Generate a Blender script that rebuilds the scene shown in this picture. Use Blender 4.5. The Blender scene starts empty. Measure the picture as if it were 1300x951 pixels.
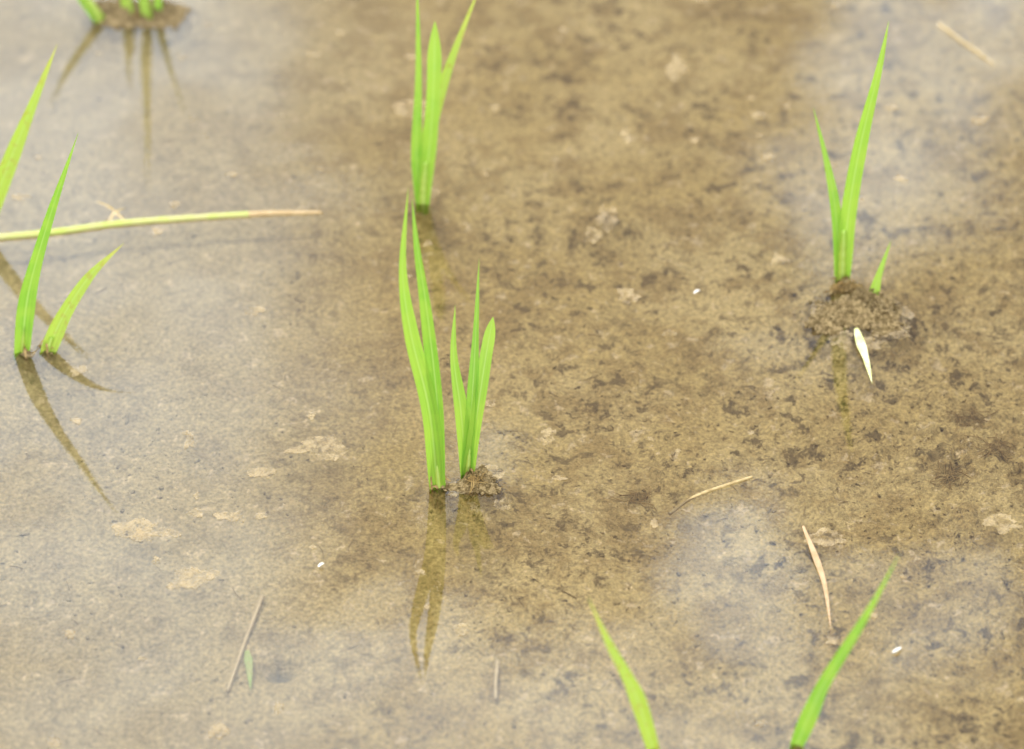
import bpy, math, random
import numpy as np
from mathutils import Vector, Matrix, noise as mnoise
random.seed(7); rng=np.random.default_rng(7)
R=math.radians
scene=bpy.context.scene
col=scene.collection
MM=0.001

# ------------------------------------------------------------------ helpers
def vnoise(x,y,seed):
    xi=np.floor(x).astype(np.int64); yi=np.floor(y).astype(np.int64)
    fx=x-xi; fy=y-yi
    fx=fx*fx*(3-2*fx); fy=fy*fy*(3-2*fy)
    def h(a,b):
        n=(a*374761393+b*668265263+seed*1446653)&0xffffffff
        n=((n^(n>>13))*1274126177)&0xffffffff
        n=n^(n>>16)
        return (n&0xffff)/65535.0
    return (h(xi,yi)*(1-fx)+h(xi+1,yi)*fx)*(1-fy)+(h(xi,yi+1)*(1-fx)+h(xi+1,yi+1)*fx)*fy
def fbm(x,y,scale,octv,seed,gain=.55):
    s=0;a=1;t=0
    for i in range(octv):
        s=s+a*vnoise(x*scale+i*17.3,y*scale-i*9.1,seed+i); t+=a; a*=gain; scale*=2.03
    return s/t
def sstep(a,b,x):
    t=np.clip((x-a)/(b-a),0,1); return t*t*(3-2*t)

MOUNDS=[ # x,y,height above bed,radius (m)
 (.215,1.598,.0135,.027),(.200,1.620,.0135,.018),(.236,1.607,.0135,.020),(.212,1.640,.013,.010),(.228,1.622,.012,.012),(.190,1.596,.011,.012),
 (-.026,1.449,.0135,.012),(-.043,1.446,.013,.007),(-.018,1.455,.012,.009),(-.010,1.446,.010,.010),
 (-.263,1.945,.019,.024),(-.240,1.943,.017,.018),(-.285,1.950,.017,.018),
 (-.303,1.571,.014,.009),(-.287,1.573,.014,.010),(-.058,1.725,.011,.010),
 (.062,1.706,.0105,.02),(.27,1.50,.006,.05),(.29,1.40,.005,.05),(.076,1.236,.010,.012),(.154,1.238,.010,.012)]
def bed(x,y):
    x=np.asarray(x,dtype=float); y=np.asarray(y,dtype=float)
    right=sstep(-.12,.25,x+ .35*(1.45-y))
    h=-.0135+.006*(fbm(x,y,7,3,3)-.5)
    h=h+(.0035+.005*right)*(fbm(x,y,42,4,11)-.5)
    n=fbm(x,y,150,3,23)
    h=h+(.0014+.007*right)*np.clip(n-.5,-.2,.5)
    mn=fbm(x,y,115,4,37,.75)
    for mx,my,mh,mr in MOUNDS:
        d2=((x-mx)**2+(y-my)**2)/(mr*mr)
        g=np.exp(-d2)
        h=h+g*mh*(.05+1.85*mn)
    h=h-.012*np.exp(-(((x+.130)/.013)**2+((y-1.309)/.008)**2))
    return np.where(h>-.0003,-.0003+(h+.0003)*.5,h)

def new_obj(name,me,parent=None):
    o=bpy.data.objects.new(name,me); col.objects.link(o)
    if parent: o.parent=parent
    return o
def tag(o,label,cat,group=None):
    o["label"]=label; o["category"]=cat
    if group: o["group"]=group
def mesh_from(name,verts,faces,mat,smooth=True,uvs=None):
    me=bpy.data.meshes.new(name); me.from_pydata(verts,[],faces)
    if mat: me.materials.append(mat)
    if smooth:
        me.polygons.foreach_set('use_smooth',[True]*len(me.polygons))
    if uvs:
        l=me.uv_layers.new(name='UVMap')
        for lp in me.loops: l.data[lp.index].uv=uvs[lp.vertex_index]
    me.update(); return me

# ------------------------------------------------------------------ materials
def newmat(name):
    m=bpy.data.materials.new(name); m.use_nodes=True; nt=m.node_tree; nt.nodes.clear()
    out=nt.nodes.new('ShaderNodeOutputMaterial'); return m,nt,out
class NB:
    def __init__(s,nt): s.nt=nt
    def n(s,t,**k):
        nd=s.nt.nodes.new(t)
        for a,b in k.items(): setattr(nd,a,b)
        return nd
    def l(s,a,b): s.nt.links.new(a,b)
    def math(s,op,a,b=None,c=None,clamp=False):
        nd=s.n('ShaderNodeMath',operation=op,use_clamp=clamp)
        for i,v in enumerate((a,b,c)):
            if v is None: continue
            if hasattr(v,'is_linked'): s.l(v,nd.inputs[i])
            else: nd.inputs[i].default_value=v
        return nd.outputs[0]
    def noise(s,vec,scale,detail=4,rough=.55,dist=0):
        nd=s.n('ShaderNodeTexNoise'); nd.inputs['Scale'].default_value=scale
        nd.inputs['Detail'].default_value=detail; nd.inputs['Roughness'].default_value=rough
        nd.inputs['Distortion'].default_value=dist
        if vec is not None: s.l(vec,nd.inputs['Vector'])
        return nd.outputs['Fac']
    def mr(s,v,a,b,c=0,d=1,smooth=True):
        nd=s.n('ShaderNodeMapRange',interpolation_type='SMOOTHSTEP' if smooth else 'LINEAR')
        s.l(v,nd.inputs['Value'])
        for k,x in zip(('From Min','From Max','To Min','To Max'),(a,b,c,d)): nd.inputs[k].default_value=x
        return nd.outputs['Result']
    def mix(s,f,a,b,blend='MIX'):
        nd=s.n('ShaderNodeMix',data_type='RGBA',blend_type=blend)
        if isinstance(f,(int,float)): nd.inputs[0].default_value=f
        else: s.l(f,nd.inputs[0])
        for i,v in ((6,a),(7,b)):
            if isinstance(v,tuple): nd.inputs[i].default_value=(*v,1)
            else: s.l(v,nd.inputs[i])
        return nd.outputs[2]

def mud_material(name,lift=1.0):
    m,nt,out=newmat(name); b=NB(nt)
    def L(*c): return tuple(x*lift for x in c)
    pos=b.n('ShaderNodeNewGeometry').outputs['Position']
    sep=b.n('ShaderNodeSeparateXYZ'); b.l(pos,sep.inputs[0])
    big=b.mr(b.noise(pos,7,2),.35,.65)
    c=b.mix(big,L(.46,.352,.145),L(.53,.424,.205))
    nm=b.noise(pos,34,4,.66)
    mid=b.mr(nm,.44,.62)
    c=b.mix(b.math('MULTIPLY',mid,.75),c,L(.325,.234,.092))
    left_grey=b.mr(sep.outputs[0],-.02,-.22)
    c=b.mix(b.math('MULTIPLY',left_grey,.6),c,L(.42,.355,.225))  # mud colour turns greyer towards the left
    n3=b.noise(pos,85,4,.72,.3)
    blot=b.mr(n3,.53,.62)
    reg=b.mr(b.noise(pos,13,2),.34,.56)
    right=b.mr(sep.outputs[0],-.2,.08,.35,1)
    bf=b.math('MULTIPLY',b.math('MULTIPLY',blot,reg),b.math('MULTIPLY',right,.85))
    c=b.mix(bf,c,L(.145,.102,.044))
    fl=b.mr(n3,.41,.35)
    c=b.mix(b.math('MULTIPLY',fl,.6),c,L(.66,.54,.35))
    n4=b.noise(pos,380,3,.75)
    gr=b.mr(n4,.35,.68,.64,1.30,False)
    mul=b.n('ShaderNodeVectorMath',operation='SCALE'); b.l(c,mul.inputs[0]); b.l(gr,mul.inputs['Scale'])
    c=mul.outputs[0]
    em=b.mr(sep.outputs[2],-.003,-.0002)
    emc=b.mix(b.mr(n4,.40,.58),(.34,.265,.14),(.10,.072,.032))
    c=b.mix(b.math('MULTIPLY',em,.85),c,emc)
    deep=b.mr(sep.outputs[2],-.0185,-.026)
    c=b.mix(b.math('MULTIPLY',deep,.8),c,(.11,.10,.08))  # darkness of the deepest hollow painted into the mud colour
    bs=b.n('ShaderNodeBsdfPrincipled'); b.l(c,bs.inputs['Base Color'])
    bs.inputs['Roughness'].default_value=.75; bs.inputs['Specular IOR Level'].default_value=.12
    bump=b.n('ShaderNodeBump'); bump.inputs['Strength'].default_value=.9; bump.inputs['Distance'].default_value=.004
    b.l(b.math('ADD',n3,b.math('MULTIPLY',n4,.4)),bump.inputs['Height']); b.l(bump.outputs[0],bs.inputs['Normal'])
    b.l(bs.outputs[0],out.inputs[0])
    return m

def water_material():
    m,nt,out=newmat('shallow_water'); b=NB(nt)
    pos=b.n('ShaderNodeNewGeometry').outputs['Position']
    bump=b.n('ShaderNodeBump'); bump.inputs['Strength'].default_value=.10; bump.inputs['Distance'].default_value=.002
    b.l(b.noise(pos,16,1,.4),bump.inputs['Height'])
    fr=b.n('ShaderNodeFresnel'); fr.inputs['IOR'].default_value=1.55; b.l(bump.outputs[0],fr.inputs['Normal'])
    tr=b.n('ShaderNodeBsdfTransparent'); tr.inputs[0].default_value=(.98,.975,.95,1)
    gl=b.n('ShaderNodeBsdfGlossy'); gl.inputs['Roughness'].default_value=.03; b.l(bump.outputs[0],gl.inputs['Normal'])
    m2=b.n('ShaderNodeMixShader'); b.l(fr.outputs[0],m2.inputs[0]); b.l(tr.outputs[0],m2.inputs[1]); b.l(gl.outputs[0],m2.inputs[2])
    b.l(m2.outputs[0],out.inputs[0]); return m

def leaf_material(name,base,mid,tip,trans=.45,rough=.42,spots=.0):
    m,nt,out=newmat(name); b=NB(nt)
    uv=b.n('ShaderNodeTexCoord').outputs['UV']
    pos=b.n('ShaderNodeNewGeometry').outputs['Position']
    sp=b.n('ShaderNodeSeparateXYZ'); b.l(uv,sp.inputs[0]); u=sp.outputs[0]; v=sp.outputs[1]
    c=b.mix(b.mr(v,0,.22),base,mid); c=b.mix(b.mr(v,.75,1.0),c,tip)
    mp=b.n('ShaderNodeMapping'); mp.inputs['Scale'].default_value=(26,1.2,1); b.l(uv,mp.inputs[0])
    vv=b.noise(mp.outputs[0],1.0,2)
    vn=b.mr(vv,.3,.7,.78,1.18,False)
    sc=b.n('ShaderNodeVectorMath',operation='SCALE'); b.l(c,sc.inputs[0]); b.l(vn,sc.inputs['Scale']); c=sc.outputs[0]
    rib=b.mr(b.math('ABSOLUTE',b.math('SUBTRACT',u,.5)),.02,.08,.4,0)
    c=b.mix(rib,c,(.50,.72,.24))
    pt=b.mr(b.noise(pos,60,2),.4,.65,0,.35)
    c=b.mix(pt,c,(.42,.62,.08))
    if spots>0:
        c=b.mix(b.mr(b.noise(pos,260,3),.55,.68,0,spots),c,(.38,.22,.05))
    bs=b.n('ShaderNodeBsdfPrincipled'); b.l(c,bs.inputs['Base Color']); bs.inputs['Roughness'].default_value=rough
    bs.inputs['Specular IOR Level'].default_value=.5
    bp=b.n('ShaderNodeBump'); bp.inputs['Strength'].default_value=.35; bp.inputs['Distance'].default_value=.0004
    b.l(vv,bp.inputs['Height']); b.l(bp.outputs[0],bs.inputs['Normal'])
    tl=b.n('ShaderNodeBsdfTranslucent'); b.l(c,tl.inputs[0])
    mx=b.n('ShaderNodeMixShader'); mx.inputs[0].default_value=trans
    b.l(bs.outputs[0],mx.inputs[1]); b.l(tl.outputs[0],mx.inputs[2]); b.l(mx.outputs[0],out.inputs[0]); return m

def plain_material(name,c1,c2,scale=120,rough=.8,alpha=1.0):
    m,nt,out=newmat(name); b=NB(nt)
    pos=b.n('ShaderNodeNewGeometry').outputs['Position']
    n=b.noise(pos,scale,4,.65)
    c=b.mix(b.mr(n,.35,.65),c1,c2)
    bs=b.n('ShaderNodeBsdfPrincipled'); b.l(c,bs.inputs['Base Color']); bs.inputs['Roughness'].default_value=rough
    bs.inputs['Specular IOR Level'].default_value=.2
    bp=b.n('ShaderNodeBump'); bp.inputs['Strength'].default_value=.5; bp.inputs['Distance'].default_value=.0008
    b.l(n,bp.inputs['Height']); b.l(bp.outputs[0],bs.inputs['Normal'])
    if alpha<1:
        b.l(b.mr(b.noise(pos,150,3,.7),.36,.62,.05,alpha),bs.inputs['Alpha'])
    b.l(bs.outputs[0],out.inputs[0]); return m

M_mud=mud_material('silty_mud')
M_crumb=mud_material('mud_crumb_surface',lift=.74)
M_water=water_material()
M_leaf=leaf_material('fresh_leaf',(.44,.58,.12),(.31,.56,.06),(.34,.58,.065))
M_leafY=leaf_material('yellowing_leaf',(.46,.60,.11),(.40,.58,.08),(.54,.56,.10),spots=.35)
M_leafD=leaf_material('deep_green_leaf',(.37,.56,.10),(.24,.50,.05),(.28,.54,.055))
M_sheath=leaf_material('leaf_sheath',(.40,.42,.13),(.40,.56,.08),(.32,.56,.05),trans=.25)
M_brown=plain_material('withered_sheath',(.20,.13,.05),(.42,.31,.14),200)
M_straw=plain_material('dry_straw',(.54,.43,.23),(.34,.26,.12),160)
M_dull=plain_material('sunken_straw',(.62,.52,.33),(.52,.42,.24),120)
M_sunk=plain_material('sunken_green',(.36,.48,.16),(.40,.42,.18),120)
M_pink=plain_material('withered_leaf',(.56,.40,.25),(.44,.32,.18),120)
M_pale=plain_material('bleached_leaf',(.66,.74,.28),(.84,.82,.60),140)
M_stem=plain_material('floating_stem_skin',(.44,.54,.13),(.50,.50,.24),60,.6)
M_stemT=plain_material('dried_stem_end',(.56,.43,.25),(.46,.34,.18),90,.7)
M_scum=plain_material('pale_scum',(.58,.48,.31),(.50,.40,.24),170,.9,.42)
M_white=plain_material('white_husk',(.8,.8,.78),(.7,.69,.64),300)
M_root=plain_material('root_fibre',(.28,.19,.07),(.42,.31,.13),220)

# ------------------------------------------------------------------ ground
xs=np.arange(-.42,.4201,.0016); ys=np.arange(1.12,2.1001,.0018)
def grow(p,sgn,step):
    out=[]
    while abs(p)<140: step*=1.28; p+=sgn*step; out.append(p)
    return out
X=np.array(grow(xs[0],-1,.0016)[::-1]+list(xs)+grow(xs[-1],1,.0016))
Y=np.array(grow(ys[0],-1,.0018)[::-1]+list(ys)+grow(ys[-1],1,.0018))
gx,gy=np.meshgrid(X,Y); Z=bed(gx,gy)
nx,ny=len(X),len(Y)
co=np.stack([gx,gy,Z],-1).reshape(-1,3)
idx=np.arange(nx*ny).reshape(ny,nx)
fc=np.stack([idx[:-1,:-1],idx[:-1,1:],idx[1:,1:],idx[1:,:-1]],-1).reshape(-1,4)
me=bpy.data.meshes.new('ground')
me.vertices.add(len(co)); me.vertices.foreach_set('co',co.ravel())
me.loops.add(fc.size); me.loops.foreach_set('vertex_index',fc.ravel().astype(np.int32))
me.polygons.add(len(fc)); me.polygons.foreach_set('loop_start',np.arange(0,fc.size,4,dtype=np.int32))
me.polygons.foreach_set('use_smooth',np.ones(len(fc),dtype=bool))
me.update(calc_edges=True); me.validate(); me.materials.append(M_mud)
g=new_obj('ground',me); g["kind"]="structure"; g["label"]="brown silty mud bed of a flooded rice paddy"

wv=[(-140,-140,0),(140,-140,0),(140,140,0),(-140,140,0)]
w=new_obj('water',mesh_from('water',wv,[(0,1,2,3)],M_water,False)); w["kind"]="structure"
w["label"]="shallow clear paddy water reflecting pale cloud"

# ------------------------------------------------------------------ crumbs on the bed
ico=[Vector(v) for v in [(0,0,1),(.89,0,.45),(.28,.85,.45),(-.72,.53,.45),(-.72,-.53,.45),(.28,-.85,.45),(.72,.53,-.45),(-.28,.85,-.45),(-.89,0,-.45),(-.28,-.85,-.45),(.72,-.53,-.45),(0,0,-1)]]
icf=[(0,1,2),(0,2,3),(0,3,4),(0,4,5),(0,5,1),(1,6,2),(2,7,3),(3,8,4),(4,9,5),(5,10,1),(2,6,7),(3,7,8),(4,8,9),(5,9,10),(1,10,6),(7,6,11),(8,7,11),(9,8,11),(10,9,11),(6,10,11)]
N=34000
cx=rng.uniform(-.42,.42,N); cy=rng.uniform(1.15,2.08,N)
# extra crumbs heaped on the little mounds around the stems
for mx,my,mh,mr in MOUNDS[:13]:
    k=int(9000*mr); cx=np.concatenate([cx,rng.normal(mx,mr*.75,k)]); cy=np.concatenate([cy,rng.normal(my,mr*.75,k)])
dens=fbm(cx,cy,22,4,51,.7)*1.3-.35+.35*sstep(-.1,.25,cx+.3*(1.45-cy))
for mx,my,mh,mr in MOUNDS: dens=dens+.6*np.exp(-((cx-mx)**2+(cy-my)**2)/(2.2*mr*mr))
keep=dens>rng.uniform(.25,1.0,len(cx)); cx=cx[keep];cy=cy[keep]
cz=bed(cx,cy)
V=[];Fc=[]
for x,y,z in zip(cx,cy,cz):
    r=.00028+.0010*random.random()**3+(.0010 if random.random()<.03 else 0)
    if z>-.002: r*=1.35
    k=len(V); a=random.uniform(0,math.tau); ca,sa=math.cos(a),math.sin(a); sx,sy,sz=random.uniform(.8,2.0),random.uniform(.6,1.2),random.uniform(.35,.7)
    for v in ico:
        j=random.uniform(.6,1.3); qx,qy=v.x*r*sx*j,v.y*r*sy*j
        V.append((x+qx*ca-qy*sa,y+qx*sa+qy*ca,z+r*.1+v.z*r*sz*j))
    Fc+= [(a_+k,b_+k,c_+k) for a_,b_,c_ in icf]
o=new_obj('mud_crumbs',mesh_from('mud_crumbs',V,Fc,M_crumb,True)); o["kind"]="stuff"; o["label"]="loose brown crumbs of mud on the paddy bed"

# ------------------------------------------------------------------ scum flakes
FL=[(-116,1482,12),(-211,1409,12),(-182,1368,10),(-163,1421,7),(114,1879,10),(-69,1828,11),(61,1709,10),(72,1625,7),(21,1491,6),(182,1401,8),(-149,1459,6),(53,1688,7),(-5,1431,5),(286,1414,9),(171,1663,6),(-193,1487,5),(-266,1553,5),
 (205,1583,8),(238,1590,8),(192,1612,6),(246,1608,7),(222,1580,6),(-12,1459,7),(-33,1441,4),(-55,1735,6)]
for i in range(90):
    FL.append((random.uniform(-370,370),random.uniform(1230,1980),random.choice([1.5,2,2,3,3,4,5])))
V=[];Fc=[]
for i,(x,y,r) in enumerate(FL):
    x*=MM;y*=MM;r*=MM; k=len(V); n=48; z=.0004+i*.0000022
    V.append((x,y,z)); st=random.uniform(.7,1.4); ph=random.random()*50
    for j in range(n):
        a=j/n*math.tau
        q=mnoise.fractal(Vector((math.cos(a)*1.1+ph,math.sin(a)*1.1,ph)),.8,2.2,4)
        rr=r*max(.3,1+q*.7)
        V.append((x+math.cos(a)*rr*st,y+math.sin(a)*rr/st,z))
    Fc+=[(k,k+1+j,k+1+(j+1)%n) for j in range(n)]
o=new_obj('floating_scum',mesh_from('floating_scum',V,Fc,M_scum,False)); o["kind"]="stuff"; o["label"]="thin pale flakes of scum floating on the water"

# ------------------------------------------------------------------ ribbons and tubes
def resample(p,n):
    p=[Vector(q) for q in p]; p=[p[0]*2-p[1]]+p+[p[-1]*2-p[-2]]
    m=len(p)-3; out=[]
    for i in range(n+1):
        t=i/n*m; k=min(int(t),m-1); t-=k
        a,b,c,d=p[k:k+4]
        out.append(.5*((2*b)+(c-a)*t+(2*a-5*b+4*c-d)*t*t+(3*b-a-3*c+d)*t**3))
    return out
def ribbon(name,pts,width,mat,parent=None,yaw=0,twist=0,fold=.28,blunt=False,basew=.5,n=36,flat=False,curl=0):
    P=resample(pts,n); V=[];U=[];Fc=[]; C=7
    for i,p in enumerate(P):
        v=i/n; T=(P[min(i+1,n)]-P[max(i-1,0)]).normalized()
        if flat: N=Vector((0,0,1))
        else:
            a=R(yaw+twist*v); N=Vector((math.sin(a),-math.cos(a),.45))
        S=T.cross(N).normalized(); Nn=S.cross(T).normalized()
        w=basew+(1-basew)*min(1,v/.3)**.8
        tp=.80 if blunt else .42
        if v>tp:
            q=(v-tp)/(1-tp); w*= (1-q**2.2) if blunt else (1-q**1.35)
            w=max(w,.012)
        w*=width/2*(1+.05*math.sin(v*17+width*9000))
        wob=.0006*math.sin(v*9+width*5000)
        for c in range(C):
            s=(c/(C-1))*2-1
            V.append(tuple(p+S*(s*w)+Nn*(abs(s)**1.4*fold*w+curl*s*w*v+wob*s*.3))); U.append((s*.5+.5,v))
    for i in range(n):
        for c in range(C-1):
            k=i*C+c; Fc.append((k,k+1,k+C+1,k+C))
    return new_obj(name,mesh_from(name,V,Fc,mat,True,U),parent)
def tube(name,pts,r0,r1,mat,parent=None,n=24,seg=8,lump=.08,flatten=1.0):
    P=resample(pts,n); V=[];U=[];Fc=[]
    for i,p in enumerate(P):
        v=i/n; T=(P[min(i+1,n)]-P[max(i-1,0)]).normalized()
        A=T.cross(Vector((.13,.2,1) if abs(T.z)<.8 else (1,.1,0))).normalized(); B=A.cross(T)
        r=(r0+(r1-r0)*v)*(1+lump*math.sin(i*2.3)+lump*random.uniform(-1,1))
        for j in range(seg):
            a=j/seg*math.tau; V.append(tuple(p+A*(math.cos(a)*r)+B*(math.sin(a)*r*flatten))); U.append((j/seg,v))
    for i in range(n):
        for j in range(seg): k=i*seg; Fc.append((k+j,k+(j+1)%seg,k+seg+(j+1)%seg,k+seg+j))
    Fc.append(tuple(range(seg))[::-1]); Fc.append(tuple(n*seg+j for j in range(seg)))
    return new_obj(name,mesh_from(name,V,Fc,mat,True,U),parent)
def mm(l): return [tuple(c*MM for c in p) for p in l]

def seedling(label,base,leaves,stem=None,group="rice seedlings planted in the flooded paddy",skirt=0):
    e=bpy.data.objects.new('rice_seedling',None); col.objects.link(e); e.location=(base[0]*MM,base[1]*MM,0); e.empty_display_size=.01
    tag(e,label,"rice plant",group)
    bpy.context.view_layer.update()
    off=Vector(e.location)
    parts=[]
    for L in leaves:
        pts=mm(L['p']); p0=Vector(pts[0]); p1=Vector(pts[1])
        d=(p1-p0); root=p0-d.normalized()*.012
        pts=[tuple(root)]+pts
        parts.append(ribbon('leaf',pts,L['w']*MM,L.get('m',M_leaf),None,L.get('yaw',0),L.get('tw',0),L.get('fold',.34),L.get('blunt',False),L.get('bw',.45),curl=L.get('curl',0)))
    if stem:
        for st in stem:
            parts.append(tube('stem',mm(st['p']),st['r0']*MM,st['r1']*MM,st.get('m',M_sheath)))
    for k in range(skirt):
        a=random.uniform(0,math.tau); L=random.uniform(4,9)
        bx,by=base[0]+random.uniform(-2,2),base[1]+random.uniform(-2,2)
        parts.append(ribbon('withered_sheath',mm([(bx,by,-2),(bx+math.cos(a)*L*.4,by+math.sin(a)*L*.4,random.uniform(2,7)),(bx+math.cos(a)*L,by+math.sin(a)*L,random.uniform(0,4))]),random.uniform(1,2.2)*MM,M_brown,None,random.uniform(-60,60)))
    for p in parts:
        p.data.transform(Matrix.Translation(-off)); p.parent=e
    return e

seedling("tall bright green rice seedling with two long crossing leaves",(-44,1447),[
 dict(p=[(-44,1446,0),(-48,1452,55),(-58,1460,107),(-62,1469,147),(-58,1479,195)],w=10.2,yaw=8,tw=12,m=M_leaf,bw=.6),
 dict(p=[(-43,1448,0),(-43,1453,54),(-48,1460,119),(-53,1469,158),(-56,1478,190)],w=9.6,yaw=-22,tw=-12,m=M_leafD,bw=.6)],
 stem=[dict(p=[(-43,1447,-13),(-43.5,1448,4),(-45,1452,30)],r0=3.0,r1=1.8),
       dict(p=[(-47,1445,-8),(-48,1446,8),(-47.5,1450,24)],r0=1.6,r1=.5,m=M_brown)],skirt=6)
seedling("short green rice seedling with three upright leaves beside muddy debris",(-26,1457),[
 dict(p=[(-27,1458,0),(-30,1466,43),(-34,1478,75),(-33,1493,100)],w=8.2,yaw=18,tw=-10),
 dict(p=[(-27,1457,0),(-23,1468,54),(-21,1483,88),(-19,1502,127)],w=6.8,yaw=-10,tw=15,m=M_leafD),
 dict(p=[(-26,1457,0),(-20,1465,44),(-15,1478,75),(-11,1492,92)],w=7.4,yaw=-8,tw=6,blunt=True)],
 stem=[dict(p=[(-27,1457,-12),(-26,1458,4),(-25,1461,18)],r0=2.0,r1=1.3)],skirt=6)
seedling("rice seedling with three long blades, one cut off square",(-58,1725),[
 dict(p=[(-60,1725,0),(-62,1732,37),(-60,1743,91),(-60,1755,161)],w=7.6,yaw=10,tw=8,m=M_leafD),
 dict(p=[(-58,1723,0),(-53,1731,44),(-50,1741,86),(-49,1753,123)],w=9.0,yaw=-6,tw=4,blunt=True),
 dict(p=[(-58,1726,0),(-53,1742,45),(-39,1756,90),(-19,1775,139)],w=10.2,yaw=-22,tw=10,m=M_leafY)],
 stem=[dict(p=[(-58,1724,-12),(-58,1725,6),(-56,1729,30)],r0=3.2,r1=2.2)])
seedling("green rice seedling with two leaves spread in a narrow V",(209,1644),[
 dict(p=[(208,1644,0),(203,1651,47),(196,1662,79),(187,1674,111)],w=7.4,yaw=16,tw=0,m=M_leafD),
 dict(p=[(210,1644,0),(211,1649,49),(216,1656,98),(224,1664,146),(229,1674,176)],w=10.2,yaw=-12,tw=10,m=M_leaf)],
 stem=[dict(p=[(209,1644,-12),(209,1645,6),(208.5,1649,36)],r0=3.4,r1=2.6)],skirt=4)
seedling("single small green rice shoot beside a mud clump",(228,1626),[
 dict(p=[(228,1626,0),(231,1632,12),(238,1641,33)],w=6.2,yaw=-12,tw=0)])
seedling("slender green rice blade leaning over still water",(-303,1571),[
 dict(p=[(-303,1571,0),(-295,1575,44),(-279,1582,94),(-257,1590,153)],w=10.5,yaw=12,tw=-8,m=M_leafD)],
 stem=[dict(p=[(-303,1571,-12),(-302,1572,5),(-300,1575,20)],r0=2.2,r1=1.5)],skirt=5)
seedling("short yellow-green rice leaf with browned tip leaning sideways",(-287,1572),[
 dict(p=[(-287,1572,0),(-276,1580,22),(-259,1590,45),(-238,1602,61)],w=10,yaw=14,tw=-8,m=M_leafY,curl=.2)],
 stem=[dict(p=[(-288,1572,-10),(-286,1573,3),(-284,1575,9)],r0=2.0,r1=1.6)],skirt=6)
seedling("long pale green rice blade leaning up from the water",(-342,1688),[
 dict(p=[(-342,1688,0),(-321,1695,51),(-302,1706,93),(-285,1718,129)],w=11,yaw=12,tw=0,m=M_leafY)])
seedling("clump of green rice stems growing from a muddy mound",(-262,1940),[
 dict(p=[(-289,1936,0),(-304,1939,24),(-319,1942,50),(-334,1946,83)],w=8,yaw=10,m=M_leafD),
 dict(p=[(-269,1940,0),(-273,1948,31),(-276,1960,79)],w=7.5,yaw=-10,bw=.8),
 dict(p=[(-256,1937,0),(-261,1942,47),(-264,1949,100),(-270,1957,165)],w=7,yaw=0,bw=.8),
 dict(p=[(-249,1940,0),(-246,1948,38),(-237,1960,103)],w=6,yaw=-10,m=M_leafD)],
 stem=[dict(p=[(-268,1940,-12),(-269,1942,6),(-272,1948,36)],r0=3.2,r1=2.5),dict(p=[(-256,1938,-12),(-257,1939,6),(-260,1944,40)],r0=2.8,r1=2.2),dict(p=[(-289,1936,-12),(-291,1936,6),(-300,1939,20)],r0=3.0,r1=2.2)],skirt=9)
seedling("green rice blade with a yellowed tip standing in paddy water",(76,1235),[
 dict(p=[(76,1235,0),(68,1239,30),(62,1243,45),(51,1249,67),(40,1255,94)],w=8.4,yaw=14,tw=0,m=M_leafY)])
seedling("green rice blade bending away from its base in shallow water",(154,1238),[
 dict(p=[(154,1238,0),(161,1241,24),(168,1246,42),(187,1252,84),(202,1258,122)],w=8.6,yaw=-12,tw=0,m=M_leafD)])

# ------------------------------------------------------------------ floating bits
def flatpts(l,z): return mm([(a,b,z) for a,b in l])
o=tube('floating_stem',flatpts([(-350,1684),(-300,1691),(-255,1701),(-200,1708),(-170,1711)],.6),.0024,.0019,M_stem,n=40,lump=.05); tag(o,"long yellow-green stem lying flat on the water","fallen stem")
k=tube('dried_end',flatpts([(-172,1710.8),(-159,1712),(-140,1712.5),(-124,1713)],.6),.0019,.0010,M_stemT,o,n=16,lump=.12)
for s in ([(-250,1702,1),(-262,1712,6),(-272,1715,8)],[(-262,1699,1),(-258,1706,5),(-250,1712,6)]):
    k=ribbon('withered_leaf',mm(s),.0020,M_dull,o,0)
o=ribbon('withered_leaf',mm([(169,1412,.3),(174,1387,.6),(178,1361,.5),(179,1319,.2)]),.0036,M_pink,flat=True,basew=.3); tag(o,"narrow withered pinkish tan leaf floating on water","dead leaf")
o=ribbon('bleached_leaf',mm([(214,1590,3.4),(215.5,1578,2.4),(218,1562,1.3),(220,1540,.5)]),.0056,M_pale,flat=True,basew=.35,fold=.1); tag(o,"pale yellow broken leaf lying beside the mud clump","dead leaf")
o=tube('straw_twig',mm([(92,1428,-5),(109,1439,0),(142,1455,.5)]),.0011,.0007,M_straw); tag(o,"thin dry straw twig lying on the paddy mud","twig")
o=tube('straw_twig',mm([(299,1932,.5),(315,1908,.8),(333,1882,.3)]),.0010,.0007,M_dull); tag(o,"thin curved straw floating on pale water","twig")
o=tube('straw_twig',mm([(-143,1366,-12),(-150,1332,-12),(-158,1290,-12)]),.0014,.0010,M_dull); tag(o,"sunken pale straw lying on the mud bed","twig")
o=tube('straw_twig',mm([(-8,1310,-9),(-9,1295,-8),(-9,1280,-8)]),.0014,.001,M_dull); tag(o,"short tan stalk standing just under the surface","twig")
o=ribbon('sunken_leaf',mm([(-149,1322,-12),(-147,1308,-11),(-145,1290,-12)]),.0045,M_sunk,flat=True); tag(o,"small green leaf sunk beneath the water","dead leaf")
for i,(x,y,s) in enumerate([(117,1629,2.2),(-109,1378,1.9),(215,1309,3.0)]):
    o=ribbon('white_husk',mm([(x-s,y-s*.5,.8),(x,y,1.8),(x+s*.8,y+s,.9)]),.0022,M_white,flat=True,fold=.6,n=10); tag(o,"tiny white rice husk floating on the water","husk","white husks floating on the water")

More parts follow.
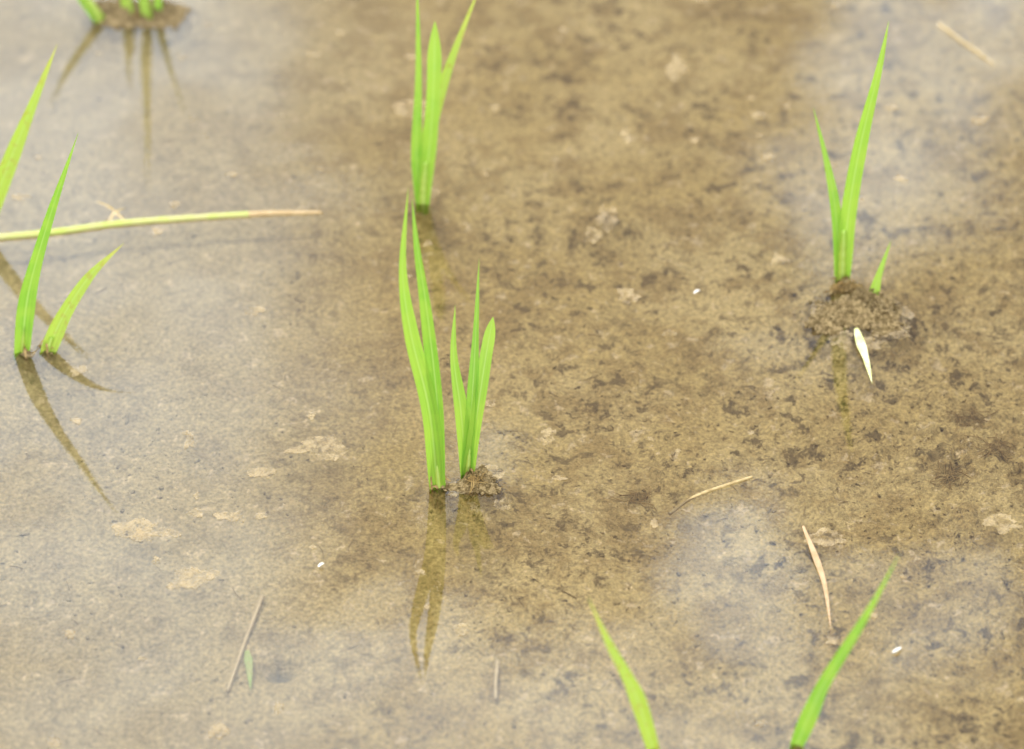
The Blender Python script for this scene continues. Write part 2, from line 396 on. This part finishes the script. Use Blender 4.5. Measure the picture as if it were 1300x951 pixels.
# fibrous root tufts
for (x,y,rad,nn) in ((74,1452,13,34),(279,1520,17,40),(260,1466,14,26),(290,1487,16,28),(-22,1447,9,22),(208,1632,13,30)):
    V=[];Fc=[]
    for i in range(nn):
        a=random.uniform(0,math.tau); d=random.uniform(0,rad*.6); cx0=x+math.cos(a)*d; cy0=y+math.sin(a)*d
        b=random.uniform(0,math.tau); L=random.uniform(.3,.8)*rad; bend=random.uniform(-.8,.8)
        pts=[]
        for t in (-1,-.3,.3,1):
            px=cx0+math.cos(b+bend*t)*L*t; py=cy0+math.sin(b+bend*t)*L*t
            pts.append((px,py,float(bed(px*MM,py*MM))*1000+random.uniform(.4,2.2)))
        Pp=resample(mm(pts),10); r=random.uniform(.00016,.00038)
        for ii,p in enumerate(Pp):
            for j in range(4):
                an=j/4*math.tau; V.append((p.x+math.cos(an)*r*math.sin(b),p.y+math.cos(an)*r*math.cos(b),p.z+math.sin(an)*r))
        k0=len(V)-44
        for ii in range(10):
            for j in range(4): k=k0+ii*4; Fc.append((k+j,k+(j+1)%4,k+4+(j+1)%4,k+4+j))
    o=new_obj('root_tuft',mesh_from('root_tuft',V,Fc,M_root)); tag(o,"tangled tuft of fine brown roots on mud","roots","root tufts scattered on the paddy bed")

# loose straw fragments
V=[];Fc=[]
for i in range(200):
    x=random.uniform(-.38,.38);y=random.uniform(1.2,2.0);b=random.uniform(0,math.tau);L=random.uniform(.002,.007)
    r=random.uniform(.0002,.0004); dx,dy=math.cos(b),math.sin(b); z=float(bed(x,y))+.0006
    k=len(V)
    for t,bn in ((-1,0),(0,random.uniform(-.2,.2)),(1,0)):
        px=x+dx*L*t-dy*L*bn; py=y+dy*L*t+dx*L*bn
        V+=[(px-dy*r,py+dx*r,z),(px+dy*r,py-dx*r,z),(px,py,z+r*1.3)]
    for s in (0,3):
        for j in range(3): Fc.append((k+s+j,k+s+(j+1)%3,k+s+3+(j+1)%3,k+s+3+j))
o=new_obj('straw_fragments',mesh_from('straw_fragments',V,Fc,M_straw)); o["kind"]="stuff"; o["label"]="scattered tiny straw fragments on the mud"

# ------------------------------------------------------------------ world
SUN_EL,SUN_AZ=58,-25   # azimuth measured from +Y, negative to the west side
w=bpy.data.worlds.new("World"); scene.world=w; w.use_nodes=True; nt=w.node_tree; nt.nodes.clear(); b=NB(nt)
w.cycles.sampling_method='MANUAL'; w.cycles.sample_map_resolution=256
out=nt.nodes.new('ShaderNodeOutputWorld'); bg=nt.nodes.new('ShaderNodeBackground'); bg.inputs['Strength'].default_value=.1
sky=b.n('ShaderNodeTexSky',sky_type='NISHITA'); sky.sun_disc=False; sky.sun_elevation=R(SUN_EL); sky.sun_rotation=R(SUN_AZ)
tc=b.n('ShaderNodeTexCoord').outputs['Generated']
sp=b.n('ShaderNodeSeparateXYZ'); b.l(tc,sp.inputs[0])
yy=b.math('MAXIMUM',sp.outputs[1],.05)
u=b.math('DIVIDE',sp.outputs[0],yy); v=b.math('DIVIDE',sp.outputs[2],yy)
cb=b.n('ShaderNodeCombineXYZ'); b.l(u,cb.inputs[0]); b.l(v,cb.inputs[1])
def nz(scale,det,off):
    nd=b.n('ShaderNodeTexNoise'); nd.inputs['Scale'].default_value=scale; nd.inputs['Detail'].default_value=det
    ad=b.n('ShaderNodeVectorMath',operation='ADD'); b.l(cb.outputs[0],ad.inputs[0]); ad.inputs[1].default_value=(off,off*.7,0); b.l(ad.outputs[0],nd.inputs['Vector'])
    return nd
nd=nz(16,3,3.1)
s1=b.n('ShaderNodeVectorMath',operation='SUBTRACT'); b.l(nd.outputs['Color'],s1.inputs[0]); s1.inputs[1].default_value=(.5,.5,.5)
s2=b.n('ShaderNodeVectorMath',operation='SCALE'); b.l(s1.outputs[0],s2.inputs[0]); s2.inputs['Scale'].default_value=.11
s3=b.n('ShaderNodeVectorMath',operation='ADD'); b.l(cb.outputs[0],s3.inputs[0]); b.l(s2.outputs[0],s3.inputs[1]); uvd=s3.outputs[0]
CL=[ # u,v,ru,rv,strength : cloud patches painted into the sky, shaped to lay sheen on the water
 (-.190,.80,.105,.30,.9),(-.12,1.02,.125,.075,.95),(.02,1.04,.15,.055,.9),(.095,.955,.038,.05,1.0),(.178,.985,.035,.05,.95),
 (.137,.745,.03,.055,.75),(.128,.675,.03,.028,.75),(.175,.675,.03,.036,1.0),(.105,.84,.03,.02,.4),(-.014,.883,.014,.016,.7),(-.066,.757,.02,.008,.6),(.19,1.1,.3,.03,.6)]
acc=None
for (a,c,ru,rv,s) in CL:
    sb=b.n('ShaderNodeVectorMath',operation='SUBTRACT'); b.l(uvd,sb.inputs[0]); sb.inputs[1].default_value=(a,c,0)
    dv=b.n('ShaderNodeVectorMath',operation='MULTIPLY'); b.l(sb.outputs[0],dv.inputs[0]); dv.inputs[1].default_value=(1/ru,1/rv,0)
    ln=b.n('ShaderNodeVectorMath',operation='LENGTH'); b.l(dv.outputs[0],ln.inputs[0])
    f=b.mr(ln.outputs['Value'],1.5,.45,0,s)
    acc=f if acc is None else b.math('MAXIMUM',acc,f)
acc=b.math('MULTIPLY',acc,b.mr(nz(22,3,7.7).outputs['Fac'],.3,.6,.65,1.15))
acc=b.math('MULTIPLY',acc,b.mr(sp.outputs[1],.1,.3))
gn=b.n('ShaderNodeTexNoise'); gn.inputs['Scale'].default_value=2.6; gn.inputs['Detail'].default_value=4; b.l(tc,gn.inputs['Vector'])
gc=b.mr(gn.outputs['Fac'],.38,.58)
sb=b.n('ShaderNodeVectorMath',operation='SUBTRACT'); b.l(cb.outputs[0],sb.inputs[0]); sb.inputs[1].default_value=(0,.86,0)
dv=b.n('ShaderNodeVectorMath',operation='MULTIPLY'); b.l(sb.outputs[0],dv.inputs[0]); dv.inputs[1].default_value=(1/.3,1/.3,0)
ln=b.n('ShaderNodeVectorMath',operation='LENGTH'); b.l(dv.outputs[0],ln.inputs[0])
outside=b.math('MAXIMUM',b.mr(ln.outputs['Value'],.9,1.4),b.mr(sp.outputs[1],.3,.1))
gc=b.math('MULTIPLY',gc,outside)
base=b.mix(1.0,sky.outputs[0],(3.6,3.4,3.2),'ADD')
c1=b.mix(gc,base,(32,30.5,29))
c2=b.mix(acc,c1,(36,43.5,52))
b.l(c2,bg.inputs[0]); b.l(bg.outputs[0],out.inputs[0])

# ------------------------------------------------------------------ sun
sl=bpy.data.lights.new('sun','SUN'); sl.energy=1.5; sl.angle=R(14); sl.color=(1,.95,.85)
so=bpy.data.objects.new('sun',sl); col.objects.link(so)
az=R(SUN_AZ); el=R(SUN_EL)
d=Vector((math.sin(az)*math.cos(el),math.cos(az)*math.cos(el),math.sin(el)))
so.rotation_euler=d.to_track_quat('Z','Y').to_euler(); so.location=d*5

# ------------------------------------------------------------------ camera
cam=bpy.data.cameras.new('camera'); cam.lens=116; cam.sensor_width=36; cam.clip_end=400; cam.clip_start=.05
cam.dof.use_dof=True; cam.dof.focus_distance=1.95; cam.dof.aperture_fstop=4.0
c=bpy.data.objects.new('camera',cam); col.objects.link(c); c.location=(0,0,1.3); c.rotation_euler=(R(50),0,0)
scene.camera=c
scene.view_settings.view_transform='Standard'; scene.view_settings.look='None'; scene.view_settings.exposure=0
